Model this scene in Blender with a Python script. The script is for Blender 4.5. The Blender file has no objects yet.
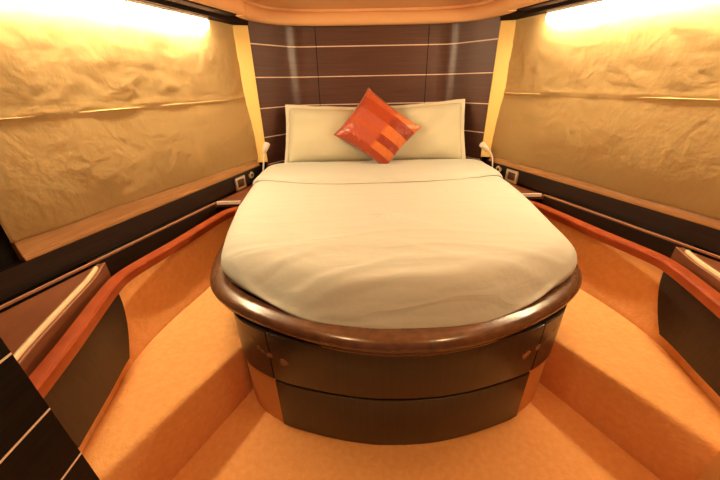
import bpy, bmesh, math, random
from mathutils import Vector, Matrix, noise
from mathutils.bvhtree import BVHTree

random.seed(4)
C = bpy.context.scene.collection
H = 1.28                       # eye height above the carpet; heights below are given relative to the eye
A = math.radians(18.5)
T = math.tan(A)

# ------------------------------------------------------------------ materials
def mat(name, col, rough=.5, spec=.5, bump=None, var=None, coat=0, sheen=0, metal=0, grain=None):
    """bump=(scale, strength, distance)  var=(scale, colour2, lo, hi)  grain=(sx,sy,sz,colour2)"""
    m = bpy.data.materials.new(name); m.use_nodes = True
    nt = m.node_tree; N = nt.nodes; L = nt.links
    b = N['Principled BSDF']
    b.inputs['Base Color'].default_value = (*col, 1)
    b.inputs['Roughness'].default_value = rough
    b.inputs['Specular IOR Level'].default_value = spec
    b.inputs['Metallic'].default_value = metal
    b.inputs['Coat Weight'].default_value = coat
    b.inputs['Coat Roughness'].default_value = .15
    b.inputs['Sheen Weight'].default_value = sheen
    tc = N.new('ShaderNodeTexCoord')
    if var:
        n = N.new('ShaderNodeTexNoise'); n.inputs['Scale'].default_value = var[0]
        n.inputs['Detail'].default_value = 5
        L.new(tc.outputs['Object'], n.inputs['Vector'])
        r = N.new('ShaderNodeValToRGB')
        r.color_ramp.elements[0].position = var[2]; r.color_ramp.elements[0].color = (*col, 1)
        r.color_ramp.elements[1].position = var[3]; r.color_ramp.elements[1].color = (*var[1], 1)
        L.new(n.outputs['Fac'], r.inputs['Fac']); L.new(r.outputs['Color'], b.inputs['Base Color'])
    if grain:
        mp = N.new('ShaderNodeMapping'); mp.inputs['Scale'].default_value = grain[:3]
        L.new(tc.outputs['Object'], mp.inputs['Vector'])
        n = N.new('ShaderNodeTexNoise'); n.inputs['Scale'].default_value = 1; n.inputs['Detail'].default_value = 6
        n.inputs['Roughness'].default_value = .65
        L.new(mp.outputs['Vector'], n.inputs['Vector'])
        r = N.new('ShaderNodeValToRGB')
        r.color_ramp.elements[0].position = .35; r.color_ramp.elements[0].color = (*col, 1)
        r.color_ramp.elements[1].position = .68; r.color_ramp.elements[1].color = (*grain[3], 1)
        L.new(n.outputs['Fac'], r.inputs['Fac']); L.new(r.outputs['Color'], b.inputs['Base Color'])
    if bump:
        n = N.new('ShaderNodeTexNoise'); n.inputs['Scale'].default_value = bump[0]; n.inputs['Detail'].default_value = 4
        L.new(tc.outputs['Object'], n.inputs['Vector'])
        bp = N.new('ShaderNodeBump'); bp.inputs['Strength'].default_value = bump[1]; bp.inputs['Distance'].default_value = bump[2]
        L.new(n.outputs['Fac'], bp.inputs['Height']); L.new(bp.outputs['Normal'], b.inputs['Normal'])
    return m

M = {}
M['carpet'] = mat('carpet', (.84, .405, .14), .95, .1, bump=(75, .45, .008), var=(42, (.89, .46, .172), .38, .66), sheen=.15)
M['wenge'] = mat('wenge_veneer', (.070, .027, .019), .37, .6, grain=(3, 3, 120, (.112, .044, .031)))
M['dark'] = mat('dark_veneer', (.0050, .0042, .0040), .42, .16, grain=(2.5, 2.5, 90, (.012, .0085, .007)))
M['locker'] = mat('locker_veneer', (.020, .0105, .007), .33, .5, grain=(90, 90, 3, (.038, .019, .011)))
M['apron'] = mat('apron_veneer', (.018, .0095, .0065), .36, .45, grain=(2.5, 2.5, 90, (.034, .017, .011)))
M['matt'] = mat('matt_dark_cornice', (.020, .012, .009), .9, .0, grain=(2.5, 2.5, 90, (.028, .016, .011)))
M['front'] = mat('bed_front_veneer', (.030, .022, .017), .30, .5, grain=(90, 90, 3, (.046, .034, .025)))
M['rim'] = mat('bed_rim_wood', (.095, .038, .017), .26, .55, var=(28, (.145, .058, .024), .35, .7), bump=(60, .12, .004), coat=.3)
M['inlay'] = mat('pale_inlay', (.80, .62, .48), .35, .5)
M['edging'] = mat('pale_edging', (.36, .165, .09), .35, .5)
M['orange'] = mat('orange_leather', (.28, .046, .009), .33, .5, bump=(120, .15, .002), var=(14, (.33, .062, .013), .4, .65))
M['brown'] = mat('brown_veneer', (.21, .068, .026), .35, .5, grain=(12, 3, 30, (.15, .045, .018)))
M['bead'] = mat('polished_bead', (.90, .70, .44), .22, .6, metal=.15)
M['cloth'] = mat('sheet_cotton', (.495, .495, .435), .85, .2, bump=(7, .25, .02), sheen=.1)
M['pillow'] = mat('pillow_cotton', (.54, .505, .36), .85, .2, bump=(9, .3, .015))
M['flange'] = mat('pillow_flange_cotton', (.60, .55, .43), .85, .2)
M['sill'] = mat('tan_wood_sill', (.50, .25, .085), .4, .5, grain=(6, 6, 60, (.62, .34, .13)))
M['cream'] = mat('cream_post', (.74, .50, .16), .5, .4)
M['ceiling'] = mat('cream_vinyl', (.74, .40, .18), .55, .4, bump=(5, .15, .02))
M['plastic'] = mat('cream_plastic', (.80, .68, .55), .35, .5)
M['socket'] = mat('dark_socket', (.13, .075, .05), .4, .5)
M['tan'] = mat('tan_lining', (.66, .34, .12), .7, .3, bump=(30, .2, .004))
M['groove'] = mat('black_gap', (.006, .004, .003), .7, .2)
M['gloss_spot'] = mat('pale_gloss', (.24, .145, .085), .22, .7)
M['brass'] = mat('worn_brass', (.55, .33, .15), .3, .5, metal=.8)

def creases(m, scale, strength, dist):
    """long soft pulled creases across the cloth"""
    nt = m.node_tree; N = nt.nodes; L = nt.links; b = N['Principled BSDF']
    tc = N.new('ShaderNodeTexCoord'); mp = N.new('ShaderNodeMapping'); mp.inputs['Scale'].default_value = scale
    n = N.new('ShaderNodeTexNoise'); n.noise_dimensions = '3D'; n.inputs['Scale'].default_value = 1; n.inputs['Detail'].default_value = 2; n.inputs['Distortion'].default_value = .8
    L.new(tc.outputs['Object'], mp.inputs['Vector']); L.new(mp.outputs['Vector'], n.inputs['Vector'])
    a = N.new('ShaderNodeMath'); a.operation = 'SUBTRACT'; a.inputs[1].default_value = .5
    c = N.new('ShaderNodeMath'); c.operation = 'ABSOLUTE'
    d = N.new('ShaderNodeMapRange'); d.inputs['From Max'].default_value = .10; d.inputs['To Min'].default_value = 1; d.inputs['To Max'].default_value = 0
    L.new(n.outputs['Fac'], a.inputs[0]); L.new(a.outputs[0], c.inputs[0]); L.new(c.outputs[0], d.inputs['Value'])
    bp = N.new('ShaderNodeBump'); bp.inputs['Strength'].default_value = strength; bp.inputs['Distance'].default_value = dist
    old = b.inputs['Normal'].links[0].from_socket if b.inputs['Normal'].links else None
    if old: L.new(old, bp.inputs['Normal'])
    L.new(d.outputs[0], bp.inputs['Height']); L.new(bp.outputs['Normal'], b.inputs['Normal'])
creases(M['cloth'], (.9, 6, 5), .13, .012)

# curtain-like blind fabric: woven grain and fine creases
def fabric():
    m = mat('blind_fabric', (.72, .50, .215), .8, .25, sheen=.1)
    nt = m.node_tree; N = nt.nodes; L = nt.links; b = N['Principled BSDF']
    tc = N.new('ShaderNodeTexCoord')
    w = N.new('ShaderNodeTexNoise'); w.inputs['Scale'].default_value = 6; w.inputs['Detail'].default_value = 3; w.inputs['Distortion'].default_value = 1.2
    f = N.new('ShaderNodeTexNoise'); f.inputs['Scale'].default_value = 26; f.inputs['Detail'].default_value = 4
    L.new(tc.outputs['Object'], w.inputs['Vector']); L.new(tc.outputs['Object'], f.inputs['Vector'])
    b1 = N.new('ShaderNodeBump'); b1.inputs['Strength'].default_value = .22; b1.inputs['Distance'].default_value = .02
    b2 = N.new('ShaderNodeBump'); b2.inputs['Strength'].default_value = .36; b2.inputs['Distance'].default_value = .006
    L.new(w.outputs['Fac'], b1.inputs['Height']); L.new(f.outputs['Fac'], b2.inputs['Height'])
    L.new(b1.outputs['Normal'], b2.inputs['Normal']); L.new(b2.outputs['Normal'], b.inputs['Normal'])
    return m
M['fabric'] = fabric()

def emission(name, col, s):
    m = bpy.data.materials.new(name); m.use_nodes = True
    nt = m.node_tree; nt.nodes.remove(nt.nodes['Principled BSDF'])
    e = nt.nodes.new('ShaderNodeEmission'); e.inputs['Color'].default_value = (*col, 1); e.inputs['Strength'].default_value = s
    nt.links.new(e.outputs[0], nt.nodes['Material Output'].inputs['Surface'])
    return m
LAMP = 88.0
M['lamp'] = emission('lit_lamp_diffuser', (1, .79, .47), LAMP)

M['fill_light'] = emission('lit_fill_light', (1, .72, .44), 12)  # lens glow of the added, unseen ceiling lights

def satin():
    """Cushion satin: bands across V, blocks along U (woven pattern)."""
    m = mat('cushion_satin', (.6, .1, .02), .36, .5, sheen=.2)
    nt = m.node_tree; N = nt.nodes; L = nt.links; b = N['Principled BSDF']
    uv = N.new('ShaderNodeUVMap'); uv.uv_map = 'UVMap'
    sx = N.new('ShaderNodeSeparateXYZ'); L.new(uv.outputs['UV'], sx.inputs[0])
    def ramp(src, stops):
        r = N.new('ShaderNodeValToRGB'); r.color_ramp.interpolation = 'CONSTANT'
        e = r.color_ramp.elements
        e[0].position = stops[0][0]; e[0].color = (*stops[0][1], 1)
        e[1].position = stops[1][0]; e[1].color = (*stops[1][1], 1)
        for p, c in stops[2:]:
            x = e.new(p); x.color = (*c, 1)
        L.new(src, r.inputs['Fac']); return r
    red = (.36, .042, .006); dk = (.27, .027, .005); pink = (.42, .075, .036); gold = (.60, .150, .030); lt = (.48, .082, .016)
    # V 0 = upper right edge, 1 = lower left edge
    near_u = ramp(sx.outputs['Y'], [(0, lt), (.17, red), (.36, pink), (.56, lt), (.62, pink), (.84, red)])
    far_u = ramp(sx.outputs['Y'], [(0, gold), (.17, dk), (.37, gold), (.56, dk), (.71, gold), (.86, red)])
    mid = N.new('ShaderNodeMapRange'); mid.inputs['From Min'].default_value = .56; mid.inputs['From Max'].default_value = .62
    L.new(sx.outputs['X'], mid.inputs['Value'])
    mx = N.new('ShaderNodeMix'); mx.data_type = 'RGBA'
    L.new(mid.outputs[0], mx.inputs['Factor']); L.new(near_u.outputs[0], mx.inputs['A']); L.new(far_u.outputs[0], mx.inputs['B'])
    L.new(mx.outputs['Result'], b.inputs['Base Color'])
    n = N.new('ShaderNodeTexNoise'); n.inputs['Scale'].default_value = 9; n.inputs['Distortion'].default_value = 1
    L.new(uv.outputs['UV'], n.inputs['Vector'])
    bp = N.new('ShaderNodeBump'); bp.inputs['Strength'].default_value = .5; bp.inputs['Distance'].default_value = .02
    L.new(n.outputs['Fac'], bp.inputs['Height']); L.new(bp.outputs['Normal'], b.inputs['Normal'])
    return m
M['satin'] = satin()

# ------------------------------------------------------------------ object helpers
def link(name, bm, m, parent=None, smooth=False, ang=None):
    me = bpy.data.meshes.new(name)
    bm.normal_update(); bm.to_mesh(me); bm.free()
    me.materials.append(M[m] if isinstance(m, str) else m)
    o = bpy.data.objects.new(name, me); C.objects.link(o)
    if parent:
        o.parent = parent
        o.matrix_parent_inverse = Matrix.Translation(-parent.location)
    if smooth:
        for p in me.polygons: p.use_smooth = True
        if ang is not None:
            me.set_sharp_from_angle(angle=math.radians(ang))
    return o

def tag(o, label=None, cat=None, group=None, kind=None):
    if label: o['label'] = label
    if cat: o['category'] = cat
    if group: o['group'] = group
    if kind: o['kind'] = kind
    return o

def thing(name, loc, label, cat, group=None):
    o = bpy.data.objects.new(name, None); C.objects.link(o); o.location = loc
    o.empty_display_size = .05
    return tag(o, label, cat, group)

def struct(name, bm, m, parent=None, smooth=False, ang=None):
    o = link(name, bm, m, parent, smooth, ang)
    if not parent: o['kind'] = 'structure'
    return o

def prism(pts, z0, z1, bm=None):
    """vertical prism over a plan polygon"""
    bm = bm or bmesh.new()
    a = [bm.verts.new((x, y, z0)) for x, y in pts]; b = [bm.verts.new((x, y, z1)) for x, y in pts]
    n = len(pts)
    fs = [bm.faces.new(a), bm.faces.new(b)]
    for i in range(n): fs.append(bm.faces.new((a[i], a[(i+1) % n], b[(i+1) % n], b[i])))
    bmesh.ops.recalc_face_normals(bm, faces=fs)
    return bm

def box(x0, x1, y0, y1, z0, z1, bm=None):
    return prism([(x0, y0), (x1, y0), (x1, y1), (x0, y1)], z0, z1, bm)

def bevel(bm, w, seg=2, ang=30):
    es = [e for e in bm.edges if len(e.link_faces) == 2 and e.calc_face_angle(0) > math.radians(ang)]
    bmesh.ops.bevel(bm, geom=es, offset=w, segments=seg, profile=.5, affect='EDGES')
    return bm

def normals2(path):
    """right-hand normals of a plan polyline"""
    out = []
    for i in range(len(path)):
        p = Vector(path[max(0, i-1)]); q = Vector(path[min(len(path)-1, i+1)])
        d = (q-p).normalized(); out.append(Vector((d.y, -d.x)))
    return out

def offset(path, o):
    return [(p[0]+n.x*o, p[1]+n.y*o) for p, n in zip(path, normals2(path))]

def sweep(path, prof, closed=False, bm=None):
    """profile (outward along the right-hand normal, z) along a plan polyline, capped; mitred ends left square"""
    bm = bm or bmesh.new(); ns = normals2(path); rows = []
    for i, (p, n) in enumerate(zip(path, ns)):
        k = 1
        if 0 < i < len(path)-1:
            a = (Vector(p)-Vector(path[i-1])).normalized(); b = (Vector(path[i+1])-Vector(p)).normalized()
            k = 1/max(.5, math.sqrt(max(0, (1+a.dot(b))/2)))
        rows.append([bm.verts.new((p[0]+n.x*o*k, p[1]+n.y*o*k, z)) for o, z in prof])
    fs = []; m = len(prof)
    for r, q in zip(rows, rows[1:]):
        for j in range(m): fs.append(bm.faces.new((r[j], r[(j+1) % m], q[(j+1) % m], q[j])))
    fs.append(bm.faces.new(rows[0])); fs.append(bm.faces.new(rows[-1]))
    bmesh.ops.recalc_face_normals(bm, faces=fs)
    return bm

def spline(pts, n=8):
    """Catmull-Rom through plan points"""
    P = [Vector(p) for p in pts]; P = [2*P[0]-P[1]] + P + [2*P[-1]-P[-2]]; out = []
    for i in range(1, len(P)-2):
        for k in range(n):
            t = k/n; a, b, c, d = P[i-1], P[i], P[i+1], P[i+2]
            out.append(tuple(.5*((2*b)+(c-a)*t+(2*a-5*b+4*c-d)*t*t+(3*b-a-3*c+d)*t**3)))
    out.append(tuple(P[-2])); return out

def tube(pts, r, seg=10, bm=None):
    bm = bm or bmesh.new(); P = [Vector(p) for p in pts]; rows = []
    R = r if isinstance(r, (list, tuple)) else [r]*len(P)
    up = Vector((0, 0, 1)) if abs((P[1]-P[0]).normalized().z) < .9 else Vector((1, 0, 0))
    for i, p in enumerate(P):
        d = (P[min(len(P)-1, i+1)]-P[max(0, i-1)]).normalized()
        u = d.cross(up).normalized(); v = d.cross(u)
        rows.append([bm.verts.new(p+(u*math.cos(a)+v*math.sin(a))*R[i]) for a in [2*math.pi*k/seg for k in range(seg)]])
    fs = []
    for a, b in zip(rows, rows[1:]):
        for j in range(seg): fs.append(bm.faces.new((a[j], a[(j+1) % seg], b[(j+1) % seg], b[j])))
    fs.append(bm.faces.new(rows[0])); fs.append(bm.faces.new(rows[-1]))
    bmesh.ops.recalc_face_normals(bm, faces=fs)
    return bm

def mir(pts, s): return [(s*p[0], *p[1:]) for p in pts]
def W(y, off=0): return .96-off+(2.6-y)*T                 # half-width of the hull lining at y
def wall_pt(s, y, off, z): return Vector((s*W(y, off), y, z))
def wpath(s, y0, y1, off=0):
    """hull-side path whose right-hand normal points into the cabin"""
    p = [(s*W(y0, off), y0), (s*W(y1, off), y1)]
    return p if s > 0 else p[::-1]
SIDE = {-1: 'left', 1: 'right'}

# ------------------------------------------------------------------ the setting
YA, YB = -.55, 2.98
floor = struct('floor', box(-1.75, 1.75, YA, YB, -.05, 0), 'carpet')
ZC = H+.478
struct('ceiling', box(-1.75, 1.75, YA, 3.0, ZC, ZC+.05), 'ceiling')

# panelled bow wall: flat centre, curved forward at both ends
half = [(.0, 2.90), (.30, 2.90), (.47, 2.90), (.545, 2.899), (.60, 2.888), (.65, 2.855), (.69, 2.810), (.75, 2.735), (.81, 2.660), (.852, 2.605), (.864, 2.589)]
bow = spline([(-x, y) for x, y in half[:0:-1]] + half, 6)
bow = bow[::-1]                                            # right-hand normal faces the cabin (-y)
if normals2(bow)[len(bow)//2].y > 0: bow = bow[::-1]
wb = struct('wall_back', sweep(bow, [(-.03, 0), (0, 0), (0, ZC), (-.03, ZC)]), 'wenge', smooth=True, ang=40)
for k in range(5):
    z = H+.249-.2095*k
    link('inlay_strip', sweep(bow, [(-.002, z-.0035), (.0015, z-.0035), (.0015, z+.0035), (-.002, z+.0035)]), 'inlay', wb)
for x in (-.44, .44):
    link('panel_joint', box(x-.0025, x+.0025, 2.8985, 2.902, .5, ZC-.1), 'groove', wb)

for s in (-1, 1):
    # hull lining: a solid slab outside the lining plane
    pts = [(s*W(2.66), 2.66), (s*W(.55), .55), (s*(W(.55)+.06), .55), (s*(W(2.66)+.06), 2.66)]
    wl = struct('wall_'+SIDE[s], prism(pts, 0, ZC), 'dark')
    # pale post between bow wall and blind
    struct('trim_%d' % (1 if s < 0 else 2), bevel(prism([(s*.861, 2.575), (s*.976, 2.543), (s*.99, 2.60), (s*.875, 2.63)], H-.565, H+.352), .003), 'cream')
    # dark cornice under the ceiling along the blind
    struct('trim_%d' % (3 if s < 0 else 4), bevel(sweep(wpath(s, 2.62, .6), [(.001, H+.3525), (.098, H+.3525), (.104, H+.372), (.104, H+.477), (.001, H+.477)]), .003), 'matt')
    struct('trim_%d' % (9 if s < 0 else 10), sweep(wpath(s, 2.405, .6), [(.1045, H+.373), (.1775, H+.373), (.1775, H+.477), (.1045, H+.477)]), 'matt')
    struct('trim_%d' % (11 if s < 0 else 12), prism([(s*.868, 2.634), (s*(W(2.634)-.0005), 2.634), (s*(W(2.655)-.0005), 2.655), (s*.868, 2.655)], 0, ZC-.001), 'dark')
    # tan sill strip below the blind
    sill = struct('trim_%d' % (5 if s < 0 else 6), bevel(sweep(wpath(s, 2.58, 1.085), [(.001, H-.592), (.040, H-.592), (.042, H-.578), (.034, H-.570), (.030, H-.512), (.0005, H-.512)] if s < 0 else [(.001, H-.598), (.040, H-.598), (.042, H-.585), (.034, H-.577), (.030, H-.555), (.0005, H-.555)]), .003), 'sill')
    # dark apron panel under the sill with two grooves
    ap = struct('trim_%d' % (7 if s < 0 else 8), sweep(wpath(s, 2.62, .605), [(.001, H-.70), (.022, H-.70), (.022, H-.628), (.030, H-.626), (.030, H-.612), (.036, H-.610), (.036, H-.594), (.001, H-.594)]), 'apron')

# aft bulkheads either side of the doorway
def bulkhead_left():
    x, y = -.925, .5237
    b = struct('wall_aft_left', box(-1.70, x, YA, y, 0, ZC), 'dark')
    for k in range(6):
        z = H-.148-.1835*k
        link('inlay_strip', box(x-.002, x+.0015, YA+.005, y-.001, z-.0025, z+.0025), 'inlay', b)
bulkhead_left()
br = struct('wall_aft_right', box(.895, 1.70, YA, .535, 0, ZC), 'tan')

# ------------------------------------------------------------------ carpeted steps and side linings
rail_in = {1: spline([(.87, 1.935), (.945, 1.88), (.995, 1.74), (1.065, 1.46), (1.128, 1.25), (1.146, 1.165), (1.140, 1.09), (1.108, .95), (1.062, .77), (1.022, .580)], 6)}
crease = spline([(.86, 1.97), (.925, 1.90), (.960, 1.74), (1.00, 1.46), (1.055, 1.25), (1.085, 1.10), (1.092, .99), (1.088, .90), (1.066, .79), (1.030, .580)], 6)
YE = .580
for s in (-1, 1):
    where = 'left' if s < 0 else 'right'
    st = thing('carpeted_step', (s*.85, .9, 0),
               'raised orange carpeted step left of the bed, beside the dark inlaid bulkhead' if s < 0 else
               'raised orange carpeted step right of the bed, ending at the tan bulkhead', 'step')
    # tread block: inner edge from the doorway to the bed base
    ye = .526 if s < 0 else .537
    inner = [(.672+.246*(1.017-ye)/.48, ye), (.672, 1.017), (.672, 2.50)]
    pts = mir(inner + [(W(2.5), 2.5), (W(2.0)-.02, 2.0), (W(1.2)-.02, 1.2), (1.3, .60), (1.3, ye)], s)
    bm = prism(pts, .001, H-1.012)
    es = [e for e in bm.edges if all(v.co.z > .1 for v in e.verts) and abs(e.verts[0].co.y-e.verts[1].co.y) > .3 and abs(e.verts[0].co.x-e.verts[1].co.x) > .1 and min(abs(v.co.x) for v in e.verts) < .7]
    bmesh.ops.bevel(bm, geom=es, offset=.028, segments=5, profile=.5, affect='EDGES')
    link('tread', bm, 'carpet', st, True, 50)
    # carpet lining from tread crease up to the underside of the rail
    bm = bmesh.new(); rows = []
    top = offset(rail_in[1], -.028)
    if top[10][0] < rail_in[1][10][0]: top = offset(rail_in[1], .028)
    for k, (c, t) in enumerate(zip(crease, top)):
        row = []
        for f, z in ((0, -1.012), (.03, -1.000), (.10, -.988), (.25, -.96), (.5, -.90), (.75, -.83), (1, -.752)):
            row.append(bm.verts.new((s*(c[0]+(t[0]-c[0])*f), c[1]+(t[1]-c[1])*f, H+z)))
        rows.append(row)
    for a, b in zip(rows, rows[1:]):
        for j in range(len(a)-1): bm.faces.new((a[j], a[j+1], b[j+1], b[j]))
    bmesh.ops.recalc_face_normals(bm, faces=bm.faces[:])
    bmesh.ops.solidify(bm, geom=bm.faces[:], thickness=-.006 if s > 0 else -.006)
    link('side_lining', bm, 'carpet', st, True, 60)

# ------------------------------------------------------------------ orange rails, dark locker fronts, lockers
for s in (-1, 1):
    where = 'left' if s < 0 else 'right'
    # rail: rounded capping swept along the inner edge
    path = mir(rail_in[1], s)
    if s < 0: path = path[::-1]
    n = normals2(path)[10]
    if n.x*s > 0: path = path[::-1]; 
    # right-hand normal now points to the cabin centre
    pr = [(-.052, -.748), (-.052, -.718), (-.046, -.711), (-.030, -.709), (-.007, -.711), (0, -.718), (.002, -.730), (.0, -.752), (-.010, -.756)]
    o = link('capping_rail', sweep(path, [(a, H+b) for a, b in pr]), 'orange', None, True, 35)
    tag(o, 'orange kinked capping rail above the %s carpeted step' % where, 'rail')
    # dark curved front below the rail's near half
    n_pts = [p for p in rail_in[1] if p[1] < 1.112]
    bm = bmesh.new(); rows = []
    N_ = 12
    for face in (0, 1):
        rr = []
        for i in range(N_+1):
            for_col = []
            for j in range(7):
                f = j/6
                t0, b0 = (1.080, .925) if s < 0 else (1.125, .965)
                yt = t0+(YE+.002-t0)*i/N_; yb = b0+(YE+.002-b0)*i/N_
                z = -.757+(-.955+.757)*f
                # rear edge curves in towards the bottom
                y = yt+(yb-yt)*(f**1.25)
                # x from rail / crease blend
                def xat(pth, yy):
                    q = sorted(pth, key=lambda p: abs(p[1]-yy))[:2]
                    (x0, y0), (x1, y1) = q[0], q[1]
                    return x0 if abs(y1-y0) < 1e-6 else x0+(x1-x0)*(yy-y0)/(y1-y0)
                g = (-z-.752)/(1.012-.752)
                xr = xat(rail_in[1], y)-.001; xc = xat(crease, y)
                x = xr+.012+(xc-xr-.012)*g - .006-.020*f + (.014 if face else 0)
                for_col.append(bm.verts.new((s*x, y, H+z)))
            rr.append(for_col)
        rows.append(rr)
    fs = []
    for rr in rows:
        for a, b in zip(rr, rr[1:]):
            for j in range(6): fs.append(bm.faces.new((a[j], a[j+1], b[j+1], b[j])))
    f0, f1 = rows
    for i in range(N_):
        fs.append(bm.faces.new((f0[i][0], f0[i+1][0], f1[i+1][0], f1[i][0]))); fs.append(bm.faces.new((f0[i][6], f0[i+1][6], f1[i+1][6], f1[i][6])))
    for j in range(6):
        fs.append(bm.faces.new((f0[0][j], f0[0][j+1], f1[0][j+1], f1[0][j]))); fs.append(bm.faces.new((f0[N_][j], f0[N_][j+1], f1[N_][j+1], f1[N_][j])))
    bmesh.ops.recalc_face_normals(bm, faces=fs)
    o = link('locker_front', bm, 'locker', None, True, 40)
    tag(o, 'dark curved locker panel under the near half of the %s orange rail' % where, 'panel')

    # side locker: brown top, curved bead rail, dark ledge with pale edge, black recess
    lk = thing('side_locker', (s*1.3, 1.0, H-.8), 'dark side locker with brown top and curved bead moulding, between %s blind and orange rail' % where, 'locker')
    lw = wpath(s, 2.005, 1.262)
    e = .0
    link('ledge', sweep(lw, [(.0225, H-.80), (.078, H-.80), (.078, H-.703), (.0225, H-.703)]), 'apron', lk)
    link('ledge_edging', sweep(wpath(s, 2.005, YE), [(.0785, H-.6995), (.084, H-.6995), (.084, H-.691), (.072, H-.691), (.072, H-.6995)]), 'edging', lk)
    # recess floor between ledge and rail
    ro = [p for p in rail_in[1]]
    rout = [(x+.070, y+.004) for x, y in ro]
    poly = rout + [(W(YE)-.1, YE), (W(1.25)-.09, 1.25), (W(1.92)-.09, 1.92)]
    link('recess', prism(mir(poly, s), H-.82, H-.806), 'groove', lk)
    # curved moulding
    fid = spline([(1.302, 1.24), (1.256, 1.12), (1.228, 1.0), (1.193, .84), (1.164, .72), (1.122, .580)], 6)
    topp = [(x+.010, y) for x, y in fid] + [(W(YE)-.085, YE), (W(1.235)-.0855, 1.235)]
    link('top', prism(mir(topp, s), H-.725, H-.712), 'brown', lk)
    pth = mir(fid, s)
    if s < 0: pth = pth[::-1]
    if normals2(pth)[5].x*s > 0: pth = pth[::-1]
    link('moulding', sweep(pth, [(a, H+b) for a, b in [(-.024, -.800), (-.024, -.706), (-.016, -.701), (-.004, -.704), (.002, -.701), (.005, -.704), (.009, -.704), (.012, -.710), (.012, -.800)]]), 'brown', lk, True, 30)
    bd = [(-.021, -.709), (-.021, -.698), (-.016, -.692), (-.008, -.691), (-.003, -.696), (-.003, -.709)]
    pb = pth[2:] if pth[0][1] > pth[-1][1] else pth[:-2]
    link('bead', sweep(pb, [(a, H+b) for a, b in bd]), 'bead', lk, True, 50)
    link('edge_line', sweep(pth, [(a, H+b) for a, b in [(.007, -.706), (.007, -.7015), (.0122, -.7015), (.0122, -.706)]]), 'edging', lk)

    # bedside shelf in the corner by the bed head
    sh = thing('bedside_shelf', (s*1.0, 2.2, H-.72), 'small dark bedside shelf with pale front edge, below the %s wall sockets' % where, 'shelf')
    poly = [(.925, 2.012), (W(2.012)-.026, 2.012), (W(2.56)-.026, 2.56), (.91, 2.56)]
    link('shelf_top', prism(mir(poly, s), H-.735, H-.712), 'brown', sh)
    link('front_edging', box(*sorted((s*.925, s*(W(2.0)-.080))), 1.998, 2.0115, H-.713, H-.692), 'inlay', sh)

# ------------------------------------------------------------------ bed frame
lip_half = [(0, .716), (.10, .720), (.25, .752), (.43, .822), (.595, .916), (.715, 1.016), (.79, 1.13), (.838, 1.30), (.862, 1.5), (.880, 1.8), (.880, 2.2), (.870, 2.52)]
def full(h, n=6):
    p = spline(h, n); return [(-x, y) for x, y in p[:0:-1]] + p
lip = full(lip_half)
if normals2(lip)[len(lip)//2].y > 0: lip = lip[::-1]       # outward = -y at the foot
bed = thing('bed_frame', (0, 1.5, 0), 'dark wooden bed base with round foot and brown rim, standing on the carpet', 'bed')
pr = [(-.076, -.724), (-.070, -.7195), (-.030, -.720), (-.012, -.727), (-.002, -.738), (0, -.748), (-.003, -.760), (-.010, -.769), (-.019, -.774),
      (-.016, -.779), (-.016, -.786), (-.022, -.790), (-.076, -.790)]
link('rim', sweep(lip, [(a, H+b) for a, b in pr]), 'rim', bed, True, 60)
link('slat_deck', prism(offset(lip, -.0765), H-.789, H-.752), 'groove', bed)
body_half = [(0, .745), (.12, .751), (.25, .773), (.38, .808), (.49, .848), (.60, .918), (.66, 1.00), (.695, 1.10), (.73, 1.28), (.755, 1.6), (.77, 2.0), (.75, 2.5)]
body0 = full(body_half)
if normals2(body0)[len(body0)//2].y > 0: body0 = body0[::-1]
BO = 0
body = body0
def cut(path, f): return [p for p in path if f(p)]
def band(path, z0, z1, th=.02): return sweep(path, [(-th, H+z0), (0, H+z0), (0, H+z1), (-th, H+z1)])
XS = .492
mid_ = cut(body, lambda p: abs(p[0]) < XS and p[1] < 1.2)
def xcut(path, x):                                          # first point on the path where |x| crosses the seam
    for a, b in zip(path, path[1:]):
        if (a[0]-x)*(b[0]-x) <= 0 and a[1] < 1.3 and abs(a[0]-b[0]) > 1e-9:
            t = (x-a[0])/(b[0]-a[0]); return (x, a[1]+(b[1]-a[1])*t)
sl, sr = xcut(body, -XS), xcut(body, XS)
front = ([sl] + mid_ + [sr]) if mid_[0][0] < 0 else ([sr] + mid_ + [sl])
link('upper_panel', bevel(band(front, -1.008, -.779), .002), 'front', bed, True, 40)
for sg in (-1, 1):
    sidep = cut(body, lambda p: p[0]*sg > XS+.004)
    seam = xcut(body, sg*(XS+.004))
    if abs(sidep[0][1]-seam[1]) > abs(sidep[-1][1]-seam[1]): sidep = sidep + [seam]
    else: sidep = [seam] + sidep
    link('side_panel', band(sidep, -1.008, -.779), 'front', bed, True, 40)
    # pale lower cheek between the front and the step
    low = cut(offset(body0, BO-.006), lambda p: XS < p[0]*sg < .662 and p[1] < 1.03)
    sm = xcut(offset(body0, BO-.006), sg*XS)
    if abs(low[0][1]-sm[1]) > abs(low[-1][1]-sm[1]): low = low + [sm]
    else: low = [sm] + low
    link('lower_cheek', band(low, -1.278, -1.0085), 'tan', bed, True, 40)
link('lower_panel', bevel(band(front, -1.277, -1.019, .03), .002), 'front', bed, True, 40)
plin = cut(offset(body0, BO-.03), lambda p: abs(p[0]) < .66 and p[1] < 1.03)
link('plinth', prism(plin, .002, H-.792), 'groove', bed)
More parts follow.
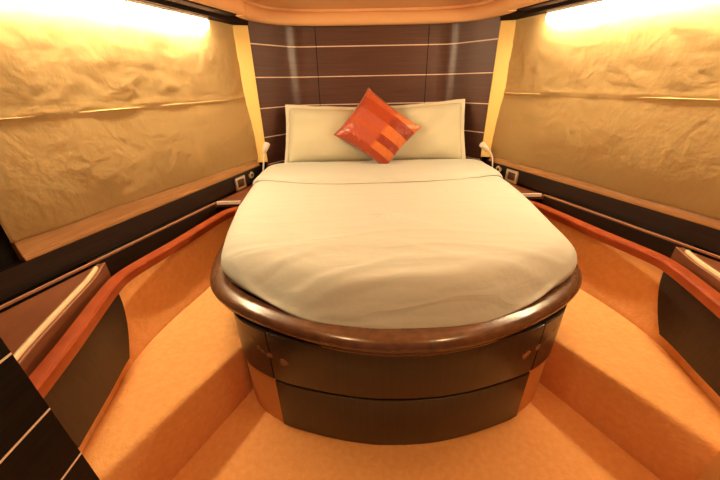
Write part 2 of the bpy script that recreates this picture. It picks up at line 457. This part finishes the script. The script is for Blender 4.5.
# paler glossy patches on the panels around both seams
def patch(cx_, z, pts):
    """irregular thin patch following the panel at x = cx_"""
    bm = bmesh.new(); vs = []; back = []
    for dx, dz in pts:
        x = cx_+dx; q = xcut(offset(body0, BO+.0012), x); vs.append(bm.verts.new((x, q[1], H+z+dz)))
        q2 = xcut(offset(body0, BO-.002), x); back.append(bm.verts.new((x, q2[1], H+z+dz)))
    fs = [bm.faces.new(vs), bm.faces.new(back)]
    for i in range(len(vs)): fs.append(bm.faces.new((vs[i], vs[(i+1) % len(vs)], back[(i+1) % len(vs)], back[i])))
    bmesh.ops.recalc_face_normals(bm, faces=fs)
    link('glossy_patch', bm, 'gloss_spot', bed)
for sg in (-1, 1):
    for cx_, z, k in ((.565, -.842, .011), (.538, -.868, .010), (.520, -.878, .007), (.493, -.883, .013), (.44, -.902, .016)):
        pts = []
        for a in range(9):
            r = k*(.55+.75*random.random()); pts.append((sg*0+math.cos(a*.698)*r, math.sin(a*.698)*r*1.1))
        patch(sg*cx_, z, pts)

# ------------------------------------------------------------------ mattress made up with a sheet
mh = [(0, .782), (.15, .790), (.30, .822), (.45, .896), (.59, .998), (.690, 1.085), (.748, 1.18), (.803, 1.43), (.842, 1.66), (.872, 1.95), (.885, 2.2), (.880, 2.48)]
mo = spline(mh, 8)
mo += [(.872, 2.54), (.84, 2.575), (.78, 2.592), (.6, 2.6), (.4, 2.6), (.2, 2.6), (0, 2.6)]
outl = mo + [(-x, y) for x, y in mo[-2:0:-1]]
ZT = -.583
def mattress():
    bm = bmesh.new(); rings = []
    ds = [-.02, -.004, 0, .006, .014, .022, .032]+[.044+.013*i for i in range(42)]+[.62, .72, .85]
    n = len(outl)
    for d in ds:
        row = []
        for x, y in outl:
            S = Vector((0, min(max(y, 1.45), 2.35))); P = Vector((x, y)); L_ = (P-S).length
            fr = max(0, min(1, (1.30-y)/.42)); fr = fr*fr*(3-2*fr); cn = max(0, min(1, (abs(x)-.48)/.2)); fr *= 1-.55*cn*cn*(3-2*cn)
            if x > 0: P += (P-S).normalized()*.030*math.exp(-((y-1.08)/.17)**2)
            dd = min(d, L_*.98) if d > 0 else d
            if d > .3: dd = .3+(L_*.985-.3)*min(1, (d-.3)/.55)
            Q = P+(S-P).normalized()*(dd if d >= 0 else -d*3.0)
            # heights: steep sides, a long roll at the foot
            def lerp(tab, v):
                for (a, za), (b, zb) in zip(tab, tab[1:]):
                    if v <= b: return za+(zb-za)*(v-a)/(b-a)
                return tab[-1][1]
            zs = lerp([(0, -.675), (.006, -.650), (.016, -.632), (.03, -.618), (.05, -.606), (.08, -.597), (.12, -.591), (.17, -.588), (.3, -.584), (2, ZT)], max(dd, 0))
            zf = lerp([(0, -.726+.024*math.exp(-((abs(P.x)-.54)/.15)**2)), (.018, -.700), (.045, -.662), (.075, -.625), (.105, -.600), (.14, -.586), (.19, -.578), (.30, -.575), (.6, -.578), (2, ZT)], max(dd, 0))
            z = zs+(zf-zs)*fr
            if d < 0: z = -.7505 if d < -.01 else -.733+.016*math.exp(-((abs(P.x)-.54)/.15)**2)+.008*noise.noise(Vector((x*7, y*7, 1)))
            # pulled creases across the foot and sides
            if d >= 0:
                w = min(1, dd/.04)*max(0, 1-dd/.7)
                cr = (1-min(1, 3.2*abs(noise.noise(Vector((Q.x*1.7+Q.y*1.0, Q.y*11+Q.x*1.2*(1 if Q.x > 0 else -1), .7))))))**1.6
                z += (.010*cr*fr + .002*cr*(1-fr))*w
                z += .004*noise.noise(Vector((Q.x*3, Q.y*3, 4)))*min(1, dd/.05)
                e = .006*noise.noise(Vector((Q.x*6, Q.y*6, 9)))
                if dd < .02: Q += (Q-S).normalized()*e
            row.append(bm.verts.new((Q.x, Q.y, H+z)))
        rings.append(row)
    fs = []
    for a, b in zip(rings, rings[1:]):
        for i in range(n): fs.append(bm.faces.new((a[i], a[(i+1) % n], b[(i+1) % n], b[i])))
    # cap along the spine and underneath
    last = rings[-1]; h = n//2
    ctr = bm.verts.new((0, 1.9, H+ZT))
    fs.append(bm.faces.new(last)) ; bm.verts.remove(ctr)
    fs.append(bm.faces.new(rings[0]))
    bmesh.ops.triangulate(bm, faces=fs[-2:])
    bmesh.ops.recalc_face_normals(bm, faces=bm.faces[:])
    return bm
bm = mattress()
tree = BVHTree.FromBMesh(bm)
mt = link('mattress', bm, 'cloth', None, True)
tag(mt, 'thick mattress made up in a tucked cream white sheet, on the round ended bed base', 'mattress')
# turned-down sheet band near the pillows
def wm(y):
    for (a, ya), (b, yb) in zip(mo, mo[1:]):
        if ya <= y <= yb: return a+(b-a)*(y-ya)/(yb-ya+1e-9)
    return .86
bm = bmesh.new(); grid = []
NU, NV = 56, 22
for j in range(NV+1):
    row = []
    for i in range(NU+1):
        u = -1+2*i/NU
        ye = 1.955+.20*abs(u)**2.2+.012*math.sin(u*5+1)
        y = ye+(2.50-ye)*j/NV
        x = u*(wm(y)-.012)
        hit = tree.ray_cast(Vector((x, y, 5)), Vector((0, 0, -1)))
        z = hit[0].z if hit[0] else H-.63
        v = j/NV
        lift = .004+.022*math.sin(min(1, v/.10)*math.pi/2)+.004*noise.noise(Vector((x*3, y*9, 2)))
        row.append(bm.verts.new((x*1.006, y, z+lift)))
    grid.append(row)
for a, b in zip(grid, grid[1:]):
    for i in range(NU): bm.faces.new((a[i], a[i+1], b[i+1], b[i]))
bmesh.ops.recalc_face_normals(bm, faces=bm.faces[:])
if bm.faces[:][0].normal.z < 0: bmesh.ops.reverse_faces(bm, faces=bm.faces[:])
bmesh.ops.solidify(bm, geom=bm.faces[:], thickness=.004)
link('sheet_fold', bm, 'cloth', mt, True, 60)

# ------------------------------------------------------------------ pillows and cushion
def puff(c00, c10, c11, c01, th, n=26, pinch=.05, wob=.0, seed=0, uv=False, edge_in=.06):
    """closed pillow over four 3-D corners; +normal side faces c10-c00 x c01-c00"""
    c = [Vector(p) for p in (c00, c10, c11, c01)]
    nrm = (c[1]-c[0]).cross(c[3]-c[0]).normalized()
    ctr = sum(c, Vector())/4
    bm = bmesh.new(); lay = bm.loops.layers.uv.new('UVMap') if uv else None
    G = []
    for side in (1, -1):
        g = []
        for j in range(n+1):
            row = []
            for i in range(n+1):
                u, v = i/n, j/n
                p = c[0]*(1-u)*(1-v)+c[1]*u*(1-v)+c[2]*u*v+c[3]*(1-u)*v
                a, b = 2*u-1, 2*v-1
                # sides bow inward between the corners
                pu = edge_in*(1-b*b)*abs(a)**3; pv = edge_in*(1-a*a)*abs(b)**3
                p -= (c[1]-c[0])*.5*(1 if a > 0 else -1)*pu*(1-pinch)
                p -= (c[3]-c[0])*.5*(1 if b > 0 else -1)*pv*(1-pinch)
                hgt = max(0, (1-a**4)*(1-b**4))**.75
                k = th*hgt*(1+wob*noise.noise(Vector((u*4+seed, v*4, seed))))
                q = p+nrm*side*k
                row.append((q, (u, v)))
            g.append(row)
        G.append(g)
    V = {}
    def vert(sd, i, j):
        key = (0 if (i in (0, n) or j in (0, n)) else sd, i, j)
        if key not in V: V[key] = bm.verts.new(G[sd][j][i][0])
        return V[key]
    for sd in (0, 1):
        for j in range(n):
            for i in range(n):
                ids = [(i, j), (i+1, j), (i+1, j+1), (i, j+1)]
                if sd: ids = ids[::-1]
                f = bm.faces.new([vert(sd, *t) for t in ids])
                if lay:
                    for lp, t in zip(f.loops, ids): lp[lay].uv = (t[0]/n, t[1]/n)
    bmesh.ops.recalc_face_normals(bm, faces=bm.faces[:])
    return bm

def flange(c00, c10, c11, c01, w, n=24, edge_in=.06, seed=0):
    """flat border strip lying just outside the pillow's seam"""
    c = [Vector(p) for p in (c00, c10, c11, c01)]
    nrm = (c[1]-c[0]).cross(c[3]-c[0]).normalized()
    def at(u, v, grow):
        a, b = 2*u-1, 2*v-1
        p = c[0]*(1-u)*(1-v)+c[1]*u*(1-v)+c[2]*u*v+c[3]*(1-u)*v
        pu = edge_in*(1-b*b)*abs(a)**3; pv = edge_in*(1-a*a)*abs(b)**3
        p -= (c[1]-c[0])*.5*(1 if a > 0 else -1)*pu + (c[3]-c[0])*.5*(1 if b > 0 else -1)*pv
        U_ = (c[1]-c[0]).normalized(); V_ = (c[3]-c[0]).normalized()
        p += U_*grow*a**3 + V_*grow*b**3
        if grow > 0: p += V_*b**3*.007*noise.noise(Vector((u*5, seed*3+v*2, 3))) + U_*a**3*.005*noise.noise(Vector((v*5, seed*5+u*2, 8)))
        p += nrm*.004*noise.noise(Vector((u*6, v*6, seed)))*(1 if grow > 0 else 0)
        return p
    loop = [(i/n, 0) for i in range(n)] + [(1, i/n) for i in range(n)] + [(1-i/n, 1) for i in range(n)] + [(0, 1-i/n) for i in range(n)]
    bm = bmesh.new()
    rows = [[bm.verts.new(at(u, v, g)+nrm*t) for u, v in loop] for g, t in ((-.012, .003), (w, .003), (w, -.003), (-.012, -.003))]
    m = len(loop)
    for a, b in zip(rows, rows[1:]+rows[:1]):
        for i in range(m): bm.faces.new((a[i], a[(i+1) % m], b[(i+1) % m], b[i]))
    bmesh.ops.recalc_face_normals(bm, faces=bm.faces[:])
    return bm

ZB = H-.57
pil = [
    ('cream pillow left of the red cushion, propped on the headboard', [(-.695, 2.50, ZB), (-.004, 2.53, ZB), (-.004, 2.745, H-.205), (-.672, 2.69, H-.172)]),
    ('cream pillow right of the red cushion, propped on the headboard', [(.004, 2.53, ZB), (.695, 2.50, ZB), (.697, 2.69, H-.158), (.004, 2.745, H-.205)]),
]
for k, (lab, cs) in enumerate(pil):
    p = link('pillow', puff(*cs, .085, wob=.25, seed=k*3+1, edge_in=.035), 'pillow', None, True)
    tag(p, lab, 'pillow', 'cream pillows against the headboard')
    link('flange', flange(*cs, .022, edge_in=.035, seed=k), 'flange', p, True, 60)
# cushion: stands on one corner against both pillows
cs = [(-.315, 2.475, H-.355), (.070, 2.385, H-.600), (.345, 2.475, H-.315), (-.043, 2.63, H-.040)]
# u runs along the stripes (upper left -> lower right), v from upper right edge to lower left edge
cu = [cs[3], cs[2], cs[1], cs[0]]
cu_b = puff(cu[3], cu[2], cu[1], cu[0], .066, n=30, uv=True, wob=.15, seed=5, edge_in=.075)
# flip V so that 0 is the upper right edge
lay = cu_b.loops.layers.uv['UVMap']
for f in cu_b.faces:
    for lp in f.loops: lp[lay].uv.y = 1-lp[lay].uv.y
for v in cu_b.verts: v.co.z = max(v.co.z, H-.572+.02*abs(v.co.x-.07))
cush = link('cushion', cu_b, 'satin', None, True)
tag(cush, 'shiny red orange striped cushion on its corner against the pillows', 'cushion')

# ------------------------------------------------------------------ blinds
def blind(s):
    y0, y1 = 2.568, 1.072; z0, z1 = -.566, .352
    bm = bmesh.new(); nx, nz = 120, 70; rows = []
    for j in range(nz+1):
        row = []
        for i in range(nx+1):
            u = i/nx; v = j/nz; y = y0+(y1-y0)*u; zb = (-.542+.034*u) if s < 0 else -.557; z = zb+(z1-zb)*v
            sd = s*3.1
            o = .022
            zs = -.095
            if z > zs: o += .004*max(0, 1-(z-zs)/.03)
            # bottom panel bellies out, bottom hem rolls
            if z < zs:
                t = (zs-z)/(zs-z0); o += .034*math.sin(t*math.pi*.68)*(.7+.3*noise.noise(Vector((u*5, sd, 0))))
            o += .007*noise.noise(Vector((u*7+sd, v*1.5, 0)))*(1-abs(2*v-1)**4)
            o += (.003 if z > zs else .0012)*noise.noise(Vector((u*13+v*5+sd, v*9-u*4, 3)))
            o += (.0016 if z > zs else .0006)*noise.noise(Vector((u*34+v*10+sd, v*26, 7)))
            zz = z
            if v < .1: zz += (.1-v)*10*(.006*noise.noise(Vector((u*5, 7, sd)))+.002)
            row.append(bm.verts.new(wall_pt(s, y, 0, H+zz)+Vector((-s*math.cos(A), -math.sin(A), 0))*max(o, .006)))
        rows.append(row)
    for a, b in zip(rows, rows[1:]):
        for i in range(nx): bm.faces.new((a[i], a[i+1], b[i+1], b[i]) if s > 0 else (a[i], b[i], b[i+1], a[i+1]))
    bmesh.ops.solidify(bm, geom=bm.faces[:], thickness=.003)
    return bm
for s in (-1, 1):
    where = 'left' if s < 0 else 'right'
    b = link('roman_blind', blind(s), 'fabric', None, True)
    tag(b, 'golden beige fabric blind, lowered, covering the %s hull window' % where, 'blind')
    seam = sweep(wpath(s, 2.560, 1.08), [(.012, H-.0975), (.0255, H-.0965), (.0265, H-.0955), (.0255, H-.0935), (.012, H-.092)])
    link('batten_seam', seam, M['fabric'], b)

# ------------------------------------------------------------------ strip lamps above the blinds
for s in (-1, 1):
    where = 'left' if s < 0 else 'right'
    y0, y1 = 2.275, 1.16
    p = wall_pt(s, (y0+y1)/2, .05, H+.34)
    lt = thing('strip_lamp', p, 'long lit strip lamp under the cornice, over the %s blind' % where, 'lamp')
    link('housing', sweep(wpath(s, y0+.004, y1-.004), [(.02, H+.338), (.074, H+.338), (.074, H+.3515), (.02, H+.3515)]), 'plastic', lt)
    df = sweep(wpath(s, y0, y1), [(.026, H+.337), (.068, H+.337), (.072, H+.318), (.066, H+.298), (.050, H+.287), (.036, H+.294), (.026, H+.312)])
    link('diffuser', df, 'lamp', lt, True, 40)
    for yy in (y0, y1-.012):
        link('end_cap', sweep(wpath(s, yy+.014, yy), [(.028, H+.322), (.066, H+.322), (.066, H+.3375), (.028, H+.3375)]), 'plastic', lt)

# ------------------------------------------------------------------ padded valance pieces
fv = spline([(-.826, 2.400), (-.825, 2.48), (-.79, 2.60), (-.725, 2.71), (-.60, 2.785), (-.42, 2.82), (-.2, 2.83), (0, 2.832), (.2, 2.83), (.42, 2.82), (.60, 2.785), (.725, 2.71), (.79, 2.60), (.825, 2.48), (.826, 2.400)], 5)
if normals2(fv)[len(fv)//2].y > 0: fv = fv[::-1]
pv = [(-.055, .380), (-.012, .377), (.004, .385), (.012, .402), (.012, .425), (.006, .446), (-.004, .458), (-.012, .462), (-.004, .466), (0, .477), (-.055, .477)]
o = link('padded_valance', sweep(fv, [(a, H+b) for a, b in pv]), 'ceiling', None, True, 50)
tag(o, 'cream padded valance curving across the top of the dark headboard wall', 'valance')
for s in (-1, 1):
    where = 'left' if s < 0 else 'right'
    a, b = (s*(W(2.415)-.188), 2.415), (s*(W(.60)-.188), .60)
    pth = [a, b] if s > 0 else [b, a]
    if normals2(pth)[0].x*s > 0: pth = pth[::-1]
    o = link('ceiling_padding', sweep(pth, [(x, H+z) for x, z in [(-.0, .380), (.012, .385), (.020, .402), (.020, .425), (.012, .448), (.004, .460), (.012, .466), (.012, .477), (-.0, .477)]]), 'ceiling', None, True, 50)
    tag(o, 'cream padded ceiling strip above the cornice of the %s blind' % where, 'padding')

# ------------------------------------------------------------------ reading lamps and sockets
def reading(s, base, bend, head0, head1, label):
    t = thing('reading_lamp', base, label, 'lamp')
    link('base', tube([Vector(base), Vector(base)+Vector((0, 0, .012))], .016, 14), 'plastic', t, True, 40)
    pts = [Vector(base)+Vector((0, 0, .011))]
    b0, b1, b2 = Vector(base), Vector(bend), Vector(head0)
    for k in range(1, 13):
        f = k/12; pts.append(b0*(1-f)**2+b1*2*f*(1-f)+b2*f*f)
    link('neck', tube(pts, .0062, 8), 'plastic', t, True, 60)
    h0, h1 = Vector(head0), Vector(head1); d = h1-h0
    link('head', tube([h0-d*.12, h0, h0+d*.12, h0+d*.3, h0+d*.95, h1], [.008, .012, .016, .019, .023, .021], 16), 'plastic', t, True, 40)
ZS = H-.712
reading(-1, (-.905, 2.50, ZS), (-.880, 2.50, H-.58), (-.857, 2.50, H-.470), (-.822, 2.49, H-.408),
        'small white bedside reading lamp left of the pillows, upright')
reading(1, (.938, 2.50, ZS), (.945, 2.50, H-.53), (.882, 2.50, H-.503), (.818, 2.485, H-.448),
        'small white bedside reading lamp right of the pillows, bent over')
for s in (-1, 1):
    where = 'left' if s < 0 else 'right'
    def onwall(y, z, off): return wall_pt(s, y, 0, H+z)+Vector((-s*math.cos(A), -math.sin(A), 0))*off
    # square switch plate
    yc, zc, hs = (2.335, -.662, .050)
    t = thing('switch_plate', onwall(yc, zc, .022), 'square white framed socket plate on the wall %s of the bed' % where, 'socket')
    d = Vector((s*math.sin(A), -math.cos(A), 0)); up = Vector((0, 0, 1)); n = Vector((-s*math.cos(A), -math.sin(A), 0))
    ctr = onwall(yc, zc, .0225)
    def plate(w, h, t0, t1, hole=None):
        bm = bmesh.new()
        def ring(w_, h_, t_): return [bm.verts.new(ctr+d*a*w_+up*b*h_+n*t_) for a, b in ((-1, -1), (1, -1), (1, 1), (-1, 1))]
        if hole:
            rs = [ring(w, h, t0), ring(w, h, t1), ring(hole[0], hole[1], t1), ring(hole[0], hole[1], t0)]
            for a, b in zip(rs, rs[1:]+rs[:1]):
                for i in range(4): bm.faces.new((a[i], a[(i+1) % 4], b[(i+1) % 4], b[i]))
        else:
            a, b = ring(w, h, t0), ring(w, h, t1); bm.faces.new(a); bm.faces.new(b)
            for i in range(4): bm.faces.new((a[i], a[(i+1) % 4], b[(i+1) % 4], b[i]))
        bmesh.ops.recalc_face_normals(bm, faces=bm.faces[:]); return bm
    link('frame', bevel(plate(.056, .046, 0, .015, (.037, .029)), .002), 'plastic', t)
    link('insert', plate(.0365, .0285, 0, .007), 'socket', t)
    # small round outlet beside it
    yc2 = 2.475; c2 = onwall(yc2, -.640, .0225)
    t2 = thing('round_socket', c2, 'small round white outlet beside the square socket plate, %s of bed' % where, 'socket')
    link('ring', tube([c2, c2+n*.012], [.028, .025], 18), 'plastic', t2, True, 40)
    link('insert', tube([c2+n*.0121, c2+n*.016], [.012, .010], 12), 'socket', t2, True, 40)

# ------------------------------------------------------------------ light
w = bpy.data.worlds.new('saloon_light'); bpy.context.scene.world = w; w.use_nodes = True
w.node_tree.nodes['Background'].inputs['Color'].default_value = (1.0, .55, .38, 1)
w.node_tree.nodes['Background'].inputs['Strength'].default_value = .16

# unseen ceiling lights added to brighten the floor before the bed foot
for sg in (-1, 1):
    px, py = sg*.55, .50
    t = thing('fill_light', (px, py, ZC), 'added unseen ceiling downlight nearest the %s' % ('dark inlaid bulkhead' if sg < 0 else 'tan bulkhead'), 'lamp')
    link('bezel', tube([(px, py, ZC-.010), (px, py, ZC-.0005)], [.045, .050], 24), 'plastic', t, True, 40)
    link('lens', tube([(px, py, ZC-.0125), (px, py, ZC-.0105)], [.034, .034], 20), 'fill_light', t, True, 40)
    ld = bpy.data.lights.new('fill_beam', 'SPOT'); ld.energy = 14; ld.color = (1, .62, .27); ld.spot_size = math.radians(120); ld.spot_blend = .8; ld.shadow_soft_size = .06
    lo = bpy.data.objects.new('fill_beam', ld); C.objects.link(lo); lo.parent = t; lo.location = (0, 0, -.03)

# ------------------------------------------------------------------ camera
yaw, pitch, roll, f = math.radians(.788), math.radians(26.62), math.radians(-1.18), 316.4
fw = Vector((math.sin(yaw)*math.cos(pitch), math.cos(yaw)*math.cos(pitch), -math.sin(pitch)))
r = Vector((math.cos(yaw), -math.sin(yaw), 0)); u = r.cross(fw)
R = r*math.cos(roll)+u*math.sin(roll); U = -r*math.sin(roll)+u*math.cos(roll)
cam = bpy.data.cameras.new('camera'); co = bpy.data.objects.new('camera', cam); C.objects.link(co)
cam.sensor_fit = 'HORIZONTAL'; cam.sensor_width = 36; cam.lens = 36*f/720; cam.clip_start = .02
co.matrix_world = Matrix(((R.x, U.x, -fw.x, -.1676), (R.y, U.y, -fw.y, 0), (R.z, U.z, -fw.z, H), (0, 0, 0, 1)))
sc = bpy.context.scene
sc.camera = co
sc.view_settings.view_transform = 'Standard'; sc.view_settings.look = 'None'
sc.view_settings.gamma = 1; sc.view_settings.use_curve_mapping = False
sc.view_settings.exposure = .47
sc.cycles.use_denoising = True
sc.cycles.max_bounces = 10; sc.cycles.diffuse_bounces = 6
